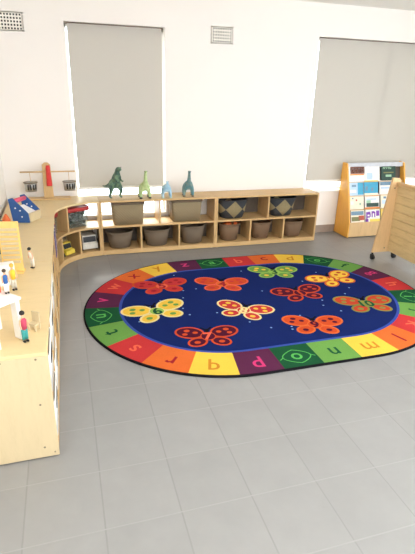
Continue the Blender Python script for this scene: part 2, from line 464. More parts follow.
# ------------------------------------------------------------------ rug
RX0, RX1, RYC, RO, RI = 1.322, 2.138, 1.83, 1.012, .748
def stad(s_frac, R):
    """point & outward normal on a stadium; s in metres measured on mid radius .88"""
    Rm = .88; Ls = RX1-RX0; P = 2*Ls+2*PI*Rm; s = s_frac % P
    if s < Ls: return Vector((RX0+s, RYC-R)), Vector((0, -1))
    s -= Ls
    if s < PI*Rm:
        a = -PI/2+s/Rm; n = Vector((math.cos(a), math.sin(a))); return Vector((RX1, RYC))+n*R, n
    s -= PI*Rm
    if s < Ls: return Vector((RX1-s, RYC+R)), Vector((0, 1))
    s -= Ls
    a = PI/2+s/Rm; n = Vector((math.cos(a), math.sin(a))); return Vector((RX0, RYC))+n*R, n
PER = 2*(RX1-RX0)+2*PI*.88
RC = {'blue': '#182862', 'edge': '#1B1A1E', 'edge_blue': '#3A50A2', 'red': '#C93B3C', 'orange': '#E26E34', 'yellow': '#F6C94C', 'purple': '#5C2A48',
      'dgreen': '#1F5435', 'lgreen': '#6FA04E', 'leafgreen': '#5CB85A', 'rose': '#D8407A', 'cream': '#F6E2A0', 'maroon': '#521A30', 'ocher': '#D28A2E',
      'darkorange': '#D2502A', 'darkred': '#A02830', 'olive': '#8C8C44', 'brick': '#C4482F', 'lightred': '#EE6A4E', 'sky': '#8FB8E8', 'black': '#17161A', 'fern': '#9CC65C'}
RK = list(RC); RMAT = [rug_mat('rug_'+k, v) for k, v in RC.items()]
ri = RK.index
rb_ = NB(); ZT = .012
def poly(bm, pts, z, mat):
    f = bm.faces.new([bm.verts.new((p[0], p[1], z)) for p in pts]); f.material_index = ri(mat); return f
# body (sides + underside) with the dark binding as a child below
NS = 208
outer = [stad(PER*i/NS, RO-.011)[0] for i in range(NS)]
A = [rb_.verts.new((p.x, p.y, 0)) for p in outer]; B = [rb_.verts.new((p.x, p.y, ZT)) for p in outer]
f = rb_.faces.new(A[::-1]); f.material_index = ri('edge')
for i in range(NS): rb_.faces.new((A[i], A[(i+1) % NS], B[(i+1) % NS], B[i])).material_index = ri('edge')
inner = [stad(PER*i/NS, RI)[0] for i in range(NS)]
inner2 = [stad(PER*i/NS, RI-.022)[0] for i in range(NS)]
UNIT = PER/26; OFF = .53*UNIT
col_of = {}
seq = 'o dgreen n lgreen m yellow l orange k red j lgreen i dgreen h red g purple f lgreen e dgreen d yellow c orange b red a dgreen z purple y yellow x orange w red v purple u dgreen t lgreen s red r orange q yellow p purple'.split()
for j in range(26):
    ch, c = seq[2*j], seq[2*j+1]
    n = 8
    so = [OFF+UNIT*(j+i/n) for i in range(n+1)]
    for a, b in zip(so, so[1:]):
        p = [stad(a, RO-.011)[0], stad(b, RO-.011)[0], stad(b, RI)[0], stad(a, RI)[0]]
        poly(rb_, p, ZT, c)
for i in range(NS):
    k = (i+1) % NS
    poly(rb_, [inner[i], inner[k], inner2[k], inner2[i]], ZT, 'edge_blue')
poly(rb_, inner2, ZT, 'blue')

dg = bpy.context.evaluated_depsgraph_get()
def glyph(bm, ch, size, centre, up, mat, z, bold=0.012):
    cu = bpy.data.curves.new('glyph', 'FONT'); cu.body = ch; cu.size = 1; cu.offset = bold; cu.resolution_u = 3
    ob = bpy.data.objects.new('glyph', cu); COL.objects.link(ob)
    bpy.context.view_layer.update()
    d = bpy.context.evaluated_depsgraph_get()
    me = bpy.data.meshes.new_from_object(ob.evaluated_get(d))
    xs = [v.co.x for v in me.vertices]; ys = [v.co.y for v in me.vertices]
    cx, cy = (min(xs)+max(xs))/2, (min(ys)+max(ys))/2
    up = Vector(up).normalized(); rt = Vector((up.y, -up.x))
    vm = []
    for v in me.vertices:
        q = Vector(centre) + rt*((v.co.x-cx)*size) + up*((v.co.y-cy)*size)
        vm.append(bm.verts.new((q.x, q.y, z)))
    for p in me.polygons:
        try: bm.faces.new([vm[i] for i in p.vertices]).material_index = ri(mat)
        except ValueError: pass
    bpy.data.objects.remove(ob); bpy.data.curves.remove(cu); bpy.data.meshes.remove(me)
def ring2(bm, pts, w, z, mat, closed=True):
    """flat ribbon along 2-D points"""
    n = len(pts); L = []; Rr = []
    for i in range(n):
        a = pts[(i-1) % n] if closed or i else pts[i]; b = pts[(i+1) % n] if closed or i < n-1 else pts[i]
        d = (Vector(b)-Vector(a)).normalized(); nn = Vector((-d.y, d.x))*w/2
        p = Vector(pts[i]); L.append(bm.verts.new((p.x+nn.x, p.y+nn.y, z))); Rr.append(bm.verts.new((p.x-nn.x, p.y-nn.y, z)))
    for i in range(n if closed else n-1):
        k = (i+1) % n
        bm.faces.new((L[i], L[k], Rr[k], Rr[i])).material_index = ri(mat)
lettercol = {'dgreen': 'leafgreen', 'lgreen': 'dgreen', 'yellow': 'ocher', 'orange': 'darkred', 'red': 'lightred', 'purple': 'rose'}
Z1, Z2, Z3, Z4 = ZT+.0006, ZT+.0012, ZT+.0018, ZT+.0024
for j in range(26):
    ch, c = seq[2*j], seq[2*j+1]
    c0, n = stad(OFF+UNIT*(j+.5), .885)
    lc = lettercol[c]
    glyph(rb_, ch, .17 if ch not in 'aeiou' else .15, c0, n, lc, Z1)
    if ch in 'aeiou':          # leaf-shaped outline round the vowel
        rt = Vector((n.y, -n.x)); pts = []
        for k in range(20):
            tt = 2*PI*k/20; u_ = math.cos(tt)*.098; v_ = math.sin(tt)*.078*(1-.35*abs(math.cos(tt)))
            pts.append(c0+rt*u_+n*v_)
        ring2(rb_, pts, .007, Z1, lc)
        for sg in (-1, 1):
            ring2(rb_, [c0+rt*sg*.098, c0+rt*sg*.125+n*.02], .007, Z1, lc, False)
def ell(cx, cy, a, b, rot, n=22):
    o = []
    for k in range(n):
        tt = 2*PI*k/n; x, y = a*math.cos(tt), b*math.sin(tt)
        o.append(Vector((cx+x*math.cos(rot)-y*math.sin(rot), cy+x*math.sin(rot)+y*math.cos(rot))))
    return o
def butterfly(c, rot, size, fill, line, dots, digit, body, digcol, upper_only=False):
    R = Matrix.Rotation(math.radians(rot), 2)
    tr = lambda P: [R @ (p*size) + Vector(c) for p in P]
    wings = []
    for s in (-1, 1):
        wings.append((s*.28, .11, .22, .165, s*.3)); wings.append((s*.185, -.195, .145, .11, -s*.45))
    for (x, y, a, b, r) in wings: poly(rb_, tr(ell(x, y, a+.022, b+.022, r)), Z1, line)
    for (x, y, a, b, r) in wings: poly(rb_, tr(ell(x, y, a-.012, b-.012, r)), Z2, fill)
    for s in (-1, 1):
        for (x, y, q) in ((.19, .10, .045), (.32, .17, .05), (.36, .06, .045), (.19, -.205, .05)):
            poly(rb_, tr(ell(s*x, y, q, q*.85, 0, 12)), Z3, dots)
    poly(rb_, tr(ell(0, -.03, .125, .13, 0)), Z3, line); poly(rb_, tr(ell(0, -.03, .108, .112, 0)), Z4, body)
    for s in (-1, 1):
        ring2(rb_, tr([Vector((0, .09)), Vector((s*.03, .19)), Vector((s*.09, .26))]), .016*size*2, Z3, 'black', False)
    poly(rb_, tr(ell(0, .15, .035, .05, 0, 12)), Z4, 'black')
    glyph(rb_, digit, .29*size, Vector(c)+R @ Vector((0, -.03*size)), R @ Vector((0, 1)), digcol, Z4+.0006, .03)
butterfly((.985, 2.275), 2, .47, 'red', 'darkorange', 'darkred', '5', 'lightred', 'darkred')
butterfly((1.512, 2.20), -14, .47, 'darkorange', 'lightred', 'red', '4', 'orange', 'darkred')
butterfly((2.085, 2.365), -12, .47, 'lgreen', 'fern', 'yellow', '3', 'fern', 'dgreen')
butterfly((2.545, 2.085), 12, .48, 'yellow', 'orange', 'brick', '2', 'yellow', 'brick')
butterfly((2.535, 1.545), -8, .49, 'brick', 'olive', 'olive', '10', 'olive', 'dgreen')
butterfly((2.095, 1.865), 3, .46, 'maroon', 'darkorange', 'brick', '1', 'maroon', 'darkorange')
butterfly((.85, 1.81), 12, .50, 'yellow', 'cream', 'lgreen', '6', 'fern', 'dgreen')
butterfly((1.125, 1.345), -8, .44, 'maroon', 'darkorange', 'darkorange', '7', 'maroon', 'lightred')
butterfly((1.515, 1.665), -32, .45, 'red', 'cream', 'yellow', '8', 'red', 'cream')
butterfly((1.94, 1.32), -14, .45, 'darkorange', 'orange', 'maroon', '9', 'darkorange', 'maroon')
for k in range(34):
    p = stad(random.uniform(0, PER), random.uniform(.1, .68))[0]
    poly(rb_, ell(p.x, p.y, .008, .008, 0, 8), ZT+.0004, 'sky')
rug = tag(obj('butterfly_rug', rb_, RMAT), 'large oval blue rug with numbered butterflies and an alphabet border', 'rug')
bm = NB()
ro = [stad(PER*i/NS, RO)[0] for i in range(NS)]; rn = [stad(PER*i/NS, RO-.012)[0] for i in range(NS)]
loft(bm, [[(p.x, p.y, 0) for p in ro], [(p.x, p.y, .009) for p in ro], [(p.x*.4+q.x*.6, p.y*.4+q.y*.6, .0135) for p, q in zip(ro, rn)], [(p.x, p.y, .0132) for p in rn], [(p.x, p.y, .0005) for p in rn]], cap0=False, cap1=False)
obj('binding', bm, RMAT[ri('edge')], rug)

# ------------------------------------------------------------------ magazine rack
t = thing('magazine_rack', 'orange sided wooden magazine rack in front of the wide window', 'magazine rack', (3.40, 3.19, 0))
prof = [(0, .006), (.002, .19), (.07, .441), (.205, .835), (.225, .845), (.295, .845), (.295, .006)]
RW = .80
for x in (0, RW-.02):
    bm = NB(); prism(bm, prof, 0, x, x+.02); obj('side_panel', bm, M['orange_wood'], t, .003)
bm = NB(); box(bm, .02, RW-.02, .005, .02, .01, .185); obj('front_lip', bm, M['cart_wood'], t, .002)
bm = NB(); box(bm, .02, RW-.02, .02, .28, .02, .035); obj('bottom_panel', bm, M['maple'], t)
def rack_y(z): return .03+(z-.19)*.19/.64+.03
bm = NB(); prism(bm, [(rack_y(.05)+.06, .036), (rack_y(.82)+.02, .83), (rack_y(.82)+.03, .83), (rack_y(.05)+.07, .036)], 0, .02, RW-.02)
obj('back_board', bm, M['dark_backing'], t)
tiers = [.16, .325, .48, .635]
for z in tiers[1:]:
    bm = NB(); box(bm, .02, RW-.02, rack_y(z)-.03, rack_y(z)+.05, z-.008, z); obj('ledge', bm, M['maple'], t)
bm = NB(); box(bm, .02, RW-.02, rack_y(.8)-.025, rack_y(.8)-.012, .795, .845); obj('header_strip', bm, plain('grey_header', '#C9CBD0', .5), t)
PM = {k: plain('print_'+k, v, .45, .05) for k, v in {'white': '#F2EEE6', 'brown': '#6B3A26', 'orange': '#EE8A2C', 'blue': '#3FA3C6', 'pale': '#BFD6EA', 'dgreen': '#27463A',
      'green': '#9CC3A0', 'purple': '#7D3BA8', 'red': '#C4553A', 'slate': '#6E8FA6', 'moss': '#7E7B46', 'black': '#33302E', 'yellow': '#F4D35E', 'cream': '#F5E8CF'}.items()}
PK = list(PM); PV = list(PM.values())
def magazine(lab, x, tier, w, h, cover, pats, pull=0, lean=.29, name='magazine'):
    z = tiers[tier]
    bm = NB(); box(bm, -w/2, w/2, 0, .006, 0, h, PK.index(cover))
    for (u0, u1, v0, v1, c) in pats:
        box(bm, -w/2+u0*w, -w/2+u1*w, -.0006, .0002, v0*h, v1*h, PK.index(c))
    o = obj(name, bm, PV, None)
    o.location = (3.40+x, 3.19+rack_y(z)-.024-pull, z+.003); o.rotation_euler = (-lean, 0, 0)
    return tag(o, lab, 'magazine', 'magazines displayed in the rack')
def letters(u0, u1, v0, v1, c, n, seed):
    """blocky unreadable masthead strokes"""
    rr = random.Random(seed); o = []; w = (u1-u0)/n
    for i in range(n):
        a = u0+i*w; k = rr.choice((0, 1, 2))
        o.append((a+w*.1, a+w*.35, v0, v1, c))
        o.append((a+w*.3, a+w*.85, v1-(v1-v0)*.25, v1, c) if k != 1 else (a+w*.3, a+w*.85, v0, v0+(v1-v0)*.25, c))
        if k != 2: o.append((a+w*.65, a+w*.9, v0+(v1-v0)*.1, v1*.98, c))
    return o
magazine('white magazine with a brown masthead and orange stripe in the top row of the rack', .14, 3, .22, .19, 'white', [(.12, .98, .47, .92, 'brown'), (.1, .95, .38, .46, 'orange')]+letters(.16, .94, .55, .8, 'white', 4, 1))
magazine('plain white magazine in the middle of the top row of the rack', .355, 3, .2, .19, 'white', [(.1, .5, .1, .5, 'pale')])
magazine('dark green magazine at the right end of the top row of the rack', .58, 3, .2, .175, 'dgreen', letters(.1, .7, .78, .9, 'green', 5, 3)+[(.3, .7, .25, .4, 'green'), (.15, .85, .5, .58, 'moss')])
magazine('pale blue magazine at the left end of the second row of the rack', .13, 2, .2, .165, 'pale', [(.6, .98, .05, .9, 'blue'), (.1, .5, .2, .4, 'white'), (.2, .5, .6, .75, 'slate')])
magazine('bright blue magazine with a yellow top edge in the second row', .335, 2, .19, .17, 'blue', [(0, 1, .88, 1, 'yellow'), (.08, .25, .3, .6, 'slate'), (.5, .65, .25, .5, 'slate'), (0, 1, 0, .12, 'cream')])
magazine('white and grey blue magazine in the second row, partly behind the wooden cart', .55, 2, .2, .165, 'white', [(.05, .95, .65, .9, 'slate'), (.1, .9, .4, .52, 'pale')])
magazine('white magazine with faint drawings at the left end of the third row', .13, 1, .2, .16, 'cream', [(.1, .3, .35, .6, 'white'), (.45, .55, .6, .72, 'red'), (.7, .8, .3, .45, 'green'), (.2, .3, .75, .85, 'slate')])
magazine('white magazine with an orange line and dark green band in the third row', .345, 1, .2, .165, 'white', [(.05, .95, .88, .95, 'orange'), (.1, .8, .62, .72, 'pale'), (.1, .95, .12, .4, 'dgreen'), (.1, .4, .4, .6, 'green'), (0, 1, 0, .1, 'orange')])
magazine('cream magazine in the third row behind the edge of the wooden cart', .56, 1, .19, .16, 'cream', [(.1, .8, .3, .6, 'pale'), (.2, .4, .7, .85, 'slate')])
magazine('slate blue and brown magazine at the left end of the bottom row', .135, 0, .2, .165, 'cream', [(0, .08, 0, 1, 'brown'), (.1, .95, .62, .9, 'slate'), (.12, .7, .2, .5, 'moss'), (.6, .98, .25, .58, 'red')])
magazine('white magazine with big purple lettering in the bottom row of the rack', .35, 0, .2, .165, 'white', [(.05, .14, .15, .8, 'purple'), (.14, .34, .62, .82, 'purple'), (.28, .36, .45, .7, 'purple'), (.14, .3, .4, .5, 'purple'), (.42, .5, .42, .85, 'purple'), (.5, .62, .7, .85, 'purple'), (.6, .68, .42, .8, 'purple'), (.74, .95, .5, .88, 'purple'), (.0, .2, .1, .3, 'purple'), (.3, 1, .05, .3, 'yellow')])
magazine('yellow fronted magazine in the bottom row, mostly behind the wooden cart', .56, 0, .19, .16, 'yellow', [(.1, .8, .5, .8, 'white')])

# ------------------------------------------------------------------ display cart on castors
t = thing('display_cart', 'wooden book display cart on black castors beside the magazine rack', 'display cart', (3.24, 2.48, 0))
end = [(0, .075), (.30, .075), (.205, .79), (.185, .835), (.10, .842)]
for y in (0, -.98):
    bm = NB(); prism(bm, end, 1, y, y+.022); obj('side_panel', bm, M['cart_wood'], t, .003)
def sx(z): return .19+(z-.09)*-.02/.7
# leaning slatted face
bm = NB(); prism(bm, [(.185, .085), (.20, .085), (.185, .79), (.170, .79)], 1, -.958, 0); obj('back_board', bm, M['cart_slat'], t)
for i, z in enumerate((.12, .20, .28, .36, .44, .52, .60, .68)):
    bm = NB(); x = .1975-(z-.085)*.0213
    prism(bm, [(x-.012, z), (x-.022, z+.004), (x-.020, z+.07), (x-.013, z+.076)], 1, -.958, 0); obj('slat', bm, M['cart_slat'], t, .002)
bm = NB(); box(bm, .15, .20, -.958, 0, .775, .80); obj('top_rail', bm, M['cart_wood'], t, .003)
for x in (.012, .27):
    for y in (0.011, -.969):
        bm = NB(); tube(bm, [(x, y, .05), (x, y, .078)], .011, 10)
        box(bm, x-.014, x+.014, y-.018, y+.018, .028, .056)
        c = obj('castor', bm, M['black'], t, .004)
        bm = NB(); tube(bm, [(x-.016, y-.01, .024), (x+.016, y-.01, .024)], .024, 16); obj('wheel', bm, M['black'], c, .004)
for z in (.74, .12):
    bm = NB(); tube(bm, [(.135, -.004, z), (.135, .002, z)], .007, 10); obj('bolt', bm, M['screw'], t)

# ------------------------------------------------------------------ dinosaurs
def dino_mat(name, a, b, scale=30):
    m = NT(name); f = m.noise(m.coord(), scale, 3)
    m.link(m.ramp(f, [(.4, lin(a)), (.6, lin(b))]), m.b.inputs['Base Color'])
    m.b.inputs['Roughness'].default_value = .45; m.bump(m.noise(m.coord(), scale*6), .3, .002)
    return m.m
def skin(name, verts, edges, mat, parent, root=0, sub=2):
    me = bpy.data.meshes.new(name); me.from_pydata([v[:3] for v in verts], edges, [])
    me.materials.append(mat)
    o = bpy.data.objects.new(name, me); COL.objects.link(o)
    if parent is not None: o.parent = parent
    md = o.modifiers.new('skin', 'SKIN'); md.use_smooth_shade = True
    for i, v in enumerate(verts):
        sv = me.skin_vertices[0].data[i]; r = v[3]
        sv.radius = (r, r) if not isinstance(r, tuple) else r
        sv.use_root = (i == root)
    ss = o.modifiers.new('sub', 'SUBSURF'); ss.levels = sub; ss.render_levels = sub
    return o
GD = 'toy dinosaurs standing on the shelf unit'
# T-rex, faces local +x
t = thing('toy_dinosaur', 'dark green toy tyrannosaur standing upright on the shelf unit', 'toy dinosaur', (.735, 3.315, HU+.001), math.radians(-62), GD)
V = [(0, 0, .15, .052), (.028, 0, .20, .042), (.045, 0, .25, .026), (.05, 0, .285, .026), (.075, 0, .30, .024), (.112, 0, .288, .015),
     (-.055, 0, .13, .038), (-.12, 0, .10, .022), (-.18, 0, .085, .012), (-.23, 0, .085, .006),
     (.015, .045, .115, .032), (.03, .05, .065, .017), (.002, .05, .028, .012), (.005, .05, .010, .011), (.04, .05, .008, .009),
     (-.005, -.045, .115, .032), (.0, -.05, .065, .017), (-.028, -.05, .028, .012), (-.025, -.05, .010, .011), (.01, -.05, .008, .009),
     (.05, .03, .19, .010), (.085, .03, .172, .008), (.10, .03, .18, .006), (.05, -.03, .19, .010), (.085, -.03, .172, .008), (.10, -.03, .18, .006)]
E_ = [(0, 1), (1, 2), (2, 3), (3, 4), (4, 5), (0, 6), (6, 7), (7, 8), (8, 9), (0, 10), (10, 11), (11, 12), (12, 13), (13, 14), (0, 15), (15, 16), (16, 17), (17, 18), (18, 19), (1, 20), (20, 21), (21, 22), (1, 23), (23, 24), (24, 25)]
skin('dinosaur_body', V, E_, dino_mat('trex_skin', '#385850', '#6F8C6E'), t)
for sg in (-1, 1):
    bm = NB(); ball(bm, (.078, sg*.0225, .31), .005, sub=1); obj('eye', bm, M['black'], t)
def longneck(lab, x, y, rz, s, skinm, footm, neck=1.0):
    t = thing('toy_dinosaur', lab, 'toy dinosaur', (x, y, HU), rz, GD)
    n = neck
    V = [(-.03, 0, .115, .045), (.03, 0, .125, .042), (.065, 0, .16, .026), (.075, 0, .16+.05*n, .018), (.078, 0, .16+.1*n, .014), (.09, 0, .175+.1*n, .016), (.118, 0, .168+.1*n, .011),
         (-.085, 0, .09, .022), (-.14, 0, .06, .012), (-.19, 0, .05, .006)]
    Ed = [(0, 1), (1, 2), (2, 3), (3, 4), (4, 5), (5, 6), (0, 7), (7, 8), (8, 9)]
    for (bx, j) in ((.04, 1), (-.045, 0)):
        for sg in (-1, 1):
            k = len(V)
            V += [(bx, sg*.038, .085, .021), (bx, sg*.045, .045, .015), (bx+.004, sg*.045, .014, .014)]
            Ed += [(j, k), (k, k+1), (k+1, k+2)]
    V = [(a*s, b*s, c*s, r*s) for a, b, c, r in V]
    skin('dinosaur_body', V, Ed, skinm, t)
    for bx in (.044, -.041):
        for sg in (-1, 1):
            bm = NB(); ball(bm, (bx*s+.004, sg*.045*s, .009*s), .017*s, sc=(1.2, 1, .5)); obj('foot', bm, footm, t)
    for sg in (-1, 1):
        bm = NB(); ball(bm, (.098*s, sg*.013*s, (.18+.1*n)*s), .004*s, sub=1); obj('eye', bm, M['black'], t)
    return t
longneck('lime green long-necked toy dinosaur with dark feet on the shelf unit', 1.02, 3.27, math.radians(-90), 1.0, dino_mat('lime_skin', '#CDDDA0', '#B0CB8A'), plain('dark_foot', '#3B3E38', .5))
longneck('small pale blue toy dinosaur in the glare between two taller ones', 1.24, 3.25, math.radians(-95), .86, dino_mat('sky_skin', '#9CC4DA', '#BFDDEA'), plain('pale_foot', '#B6CFC8', .5), .25)
longneck('teal long-necked toy dinosaur at the right end of the dinosaur row', 1.475, 3.28, math.radians(-97), .98, dino_mat('teal_skin', '#56868C', '#7E958C'), plain('teal_foot', '#7B6E58', .5), .95)

# ------------------------------------------------------------------ things in the corner unit
def polar(r, deg): a = math.radians(deg); return CX+r*math.cos(a), CY+r*math.sin(a)
M['red_lid'] = plain('red_plastic', '#B93534', .4)
def clear_mat():
    m = NT('clear_plastic'); tr = m.new('ShaderNodeBsdfTransparent'); tr.inputs[0].default_value = (.9, .93, .93, 1)
    mx = m.new('ShaderNodeMixShader'); mx.inputs[0].default_value = .12
    m.b.inputs['Base Color'].default_value = lin('#C8CCC8'); m.b.inputs['Roughness'].default_value = .15
    m.link(tr.outputs[0], mx.inputs[1]); m.link(m.b.outputs[0], mx.inputs[2]); m.link(mx.outputs[0], m.out.inputs['Surface'])
    return m.m
M['clear'] = clear_mat()
M['green_toy'] = plain('dark_green_toys', '#33473D', .5, .3)
def clear_bin(lab, deg, r, w, fill_hex, content_label, hexlab):
    x, y = polar(r, deg)
    t = thing('storage_bin', lab, 'storage bin', (x, y, zt), math.radians(deg-90), 'clear bins with red tops in the curved corner unit')
    a, b, h = w/2, .09, .19
    bm = NB(); hollow(bm, [(a*.9, b*.9, 0), (a, b, h), (a-.004, b-.004, h), (a*.9-.004, b*.9-.004, .004)], 7, n=40); obj('bin_body', bm, M['clear'], t)
    bm = NB(); hollow(bm, [(a+.008, b+.008, h-.03), (a+.009, b+.009, h+.006), (a-.012, b-.012, h+.006), (a-.012, b-.012, h-.002)], 7, n=40); obj('lid', bm, M['red_lid'], t)
    bm = NB(); rr = random.Random(deg)
    for i in range(46):
        box(bm, -.024, .024, -.014, .014, -.016, .016, M=Matrix.Translation((rr.uniform(-a*.68, a*.68), rr.uniform(-b*.58, b*.58), rr.uniform(.03, .15))) @ Matrix.Rotation(rr.uniform(0, 3), 4, (rr.random(), rr.random(), 1)))
    o = obj('toy_blocks', bm, plain('bin_toys_%d' % deg, fill_hex, .5, .45), None, loc=(x, y, zt), rz=math.radians(deg-90))
    tag(o, content_label, 'toys', kind='stuff')
clear_bin('clear bin with red rim and dark green contents in the corner unit', 115, .565, .235, '#34463B', 'heap of dark green blocks inside the clear bin with red rim', '')
clear_bin('narrow red rimmed bin of brown blocks next to the purple folders', 153, .57, .17, '#7A5A48', 'heap of brown blocks inside the narrow red rimmed bin', '')
# toy vehicles
def car(name, lab, cat, deg, r, z, hexb, L, Wd, Hh, cab):
    x, y = polar(r, deg)
    t = thing(name, lab, cat, (x, y, z), math.radians(deg), 'toy vehicles on the bottom shelf of the corner unit')
    bodym = plain(name+'_paint', hexb, .35); dark = plain(name+'_glass', '#1B1D20', .55)
    # front faces local -x
    bm = NB(); prism(bm, [(-L/2, .02), (-L/2, Hh*.46), (-L/2+.02, Hh*.52), (L/2, Hh*.52), (L/2, .02)], 1, -Wd/2, Wd/2); obj('body', bm, bodym, t, .005)
    c0, c1 = cab
    bm = NB(); prism(bm, [(c0, Hh*.52), (c0+.015, Hh), (c1-.01, Hh), (c1, Hh*.52)], 1, -Wd*.46, Wd*.46); cb = obj('cab', bm, bodym, t, .004)
    bm = NB(); prism(bm, [(c0-.002, Hh*.58), (c0+.0115, Hh*.93), (c0+.016, Hh*.93), (c0+.006, Hh*.58)], 1, -Wd*.41, Wd*.41); obj('windscreen', bm, dark, cb)
    for sx_ in (-1, 1):
        for sy in (-1, 1):
            bm = NB(); tube(bm, [(sx_*L*.3, sy*Wd*.5-.012, .024), (sx_*L*.3, sy*Wd*.5+.012, .024)], .024, 14); obj('wheel', bm, M['black'], t)
    return t, bodym
tr, bmz = car('toy_truck', 'yellow toy dump truck on the bottom shelf of the corner unit', 'toy truck', 134, .545, zb, '#E3C64A', .22, .115, .13, (-.075, -.005))
bm = NB(); prism(bm, [(.0, .07), (-.02, .145), (.11, .145), (.11, .07)], 1, -.06, .06); obj('tipper', bm, plain('tipper_brown', '#8B7B5A', .5), tr, .004)
car('toy_van', 'white toy van with a dark windscreen on the bottom shelf of the corner unit', 'toy van', 104, .55, zb, '#D5D0C4', .2, .155, .155, (-.085, .085))
x, y = polar(.54, 165)
bm = NB(); box(bm, -.05, .05, -.035, .035, 0, .17); box(bm, -.052, -.05, -.02, .02, .05, .12)
tag(obj('game_box', bm, plain('olive_card', '#5E5A3A', .6), None, .002, (x, y, zb), math.radians(165)), 'dark olive box on the bottom shelf beside the yellow toy truck', 'box')
# folders standing at the end of the second cabinet, and bins below
FC = ['#5B4A7A', '#3D3558', '#8B8FA8', '#4A3B66', '#C9C4BE', '#41386A', '#B0504A']
for i in range(7):
    bm = NB(); box(bm, -.11, .11, -.007, .007, 0, .205); box(bm, .109, .111, -.006, .006, .03, .10)
    lab = ['purple', 'dark violet', 'grey lilac', 'deep purple', 'pale grey', 'indigo', 'faded red'][i] + ' folder standing in the cabinet slot next to the corner unit'
    tag(obj('folder', bm, plain('folder_%d' % i, FC[i], .5), None, .001, (.04, 2.36+i*.045, zt)), lab, 'folder', 'folders in the end slot of the second cabinet')
BINC = {'white': plain('white_bin', '#EFEDE6', .4), 'tan': plain('tan_bin', '#C99C62', .5)}
def pull_bin(lab, x, y, z, w, h, mat):
    t = thing('pull_out_bin', lab, 'storage bin', (x, y, z), PI/2, 'pull out bins in the low cabinets')
    a, b = w/2, .16
    bm = NB(); hollow(bm, [(a*.95, b*.97, 0), (a, b, h), (a-.005, b-.005, h), (a*.95-.005, b*.97-.005, .005)], 9, n=40); obj('bin_body', bm, mat, t)
    bm = NB(); box(bm, -a*.45, a*.45, -b-.001, -b+.006, h*.6, h*.78); obj('handle_slot', bm, M['black'], t, .003)
for i, y in enumerate((.642, 1.01, 1.39)):
    w_ = ('nearest the camera', 'in the middle slot', 'in the far slot')[i]
    pull_bin('white bin on the upper shelf of the nearest cabinet, ' + w_, -.02, y, zt, .31, .2, BINC['white'])
    pull_bin(('white', 'white', 'tan')[i] + ' bin on the bottom shelf of the nearest cabinet, ' + w_, -.02, y, zb, .31, .2, BINC[('white', 'white', 'tan')[i]])
for i, y in enumerate((1.77, 2.14)):
    w_ = ('next to the nearest cabinet', 'next to the folders')[i]
    pull_bin('tan bin on the upper shelf of the second cabinet, ' + w_, -.02, y, zt, .31, .2, BINC['tan'])
    pull_bin('tan bin on the bottom shelf of the second cabinet, ' + w_, -.02, y, zb, .31, .2, BINC['tan'])

# ------------------------------------------------------------------ utensil stand on the corner unit
t = thing('utensil_stand', 'wooden upright stand with crossbar on the corner unit top', 'stand', (.10, 3.37, HU))
bm = NB(); prism(bm, [(-.045, .014), (-.038, .33), (-.015, .35), (.015, .35), (.038, .33), (.045, .014)], 1, 0, .018); obj('upright_board', bm, M['maple_y'], t, .003)
bm = NB(); box(bm, -.2, .2, -.05, .06, 0, .014); obj('base', bm, M['maple'], t, .003)
bm = NB(); tube(bm, [(-.24, -.008, .265), (.26, -.008, .265)], .007, 10); obj('crossbar', bm, M['maple'], t)
M['red_mitt'] = plain('red_cloth', '#D63C38', .6)
bm = NB(); loft(bm, [superell(.016, .006, .345, 14, 2), superell(.02, .009, .32, 14, 2), superell(.022, .01, .25, 14, 2.5), superell(.026, .01, .16, 14, 2.5), superell(.024, .008, .15, 14, 2.5)])
o = obj('oven_cloth', bm, M['red_mitt'], None, loc=(.115, 3.358, HU-.02)); tag(o, 'narrow red cloth hanging on the middle of the utensil stand', 'cloth')
for x, lab in ((-.055, 'small metal pot hanging on the end of the crossbar nearest the corner'), (.30, 'small metal pot hanging on the crossbar end beside the narrow window')):
    p = thing('toy_pot', lab, 'toy pot', (x, 3.355, HU+.085), 0, 'toy pots on the utensil stand')
    bm = NB(); hollow(bm, [(.052, .04, 0), (.06, .048, .085), (.057, .045, .085), (.049, .037, .004)], 2); obj('pot_body', bm, M['metal'], p)
    bm = NB(); pts = superell(.062, .05, .085, 28); tube(bm, pts+[pts[0]], .004, 6, cap=False); obj('rim', bm, M['screw'], p)
    for k in range(4):
        a = -PI*.2-k*.45; bm = NB(); box(bm, .049, .0505, -.007, .007, .02, .07, M=Matrix.Rotation(a, 4, 'Z') @ Matrix.Diagonal((1.12, .95, 1, 1))); obj('dark_stripe', bm, M['black'], p)
    bm = NB(); tube(bm, [(0, .046, .083), (0, .05, .10), (0, .012, .178), (0, .007, .185)], .0025, 6); obj('hook', bm, M['maple'], p)

# ------------------------------------------------------------------ toys on the left cabinet top
M['toy_blue'] = plain('blue_paint', '#2C5590', .5); M['toy_pink'] = plain('pink_paint', '#DE5A72', .5)
t = thing('toy_till', 'blue sided toy till with cream front and pink bar', 'toy', (-.09, 2.53, HU), math.radians(-12))
side = [(-.075, 0), (-.095, .19), (-.06, .20), (.05, .075), (.055, 0)]
for y in (0, .15):
    bm = NB(); prism(bm, [(a+y*.33, b) for a, b in side], 1, y, y+.014); sd = obj('side_panel', bm, M['toy_blue'], t, .003)
    for (u, v) in ((-.045, .12), (-.01, .1), (0, .05)):
        bm = NB(); tube(bm, [(u+y*.33, y-.0015, v), (u+y*.33, y+.002, v)], .006, 10); obj('white_dot', bm, M['white_paint'], sd)
bm = NB(); vs = []
prism(bm, [(.04, .0), (.045, .075), (.06, .07), (.056, 0)], 1, .014, .15)
for v in bm.verts: v.co.x += v.co.y*.33
obj('front_panel', bm, M['cream_wood'], t, .002)
bm = NB(); tube(bm, [(-.06, .01, .17), (-.01, .155, .17)], .018, 12); obj('pink_bar', bm, M['toy_pink'], t)
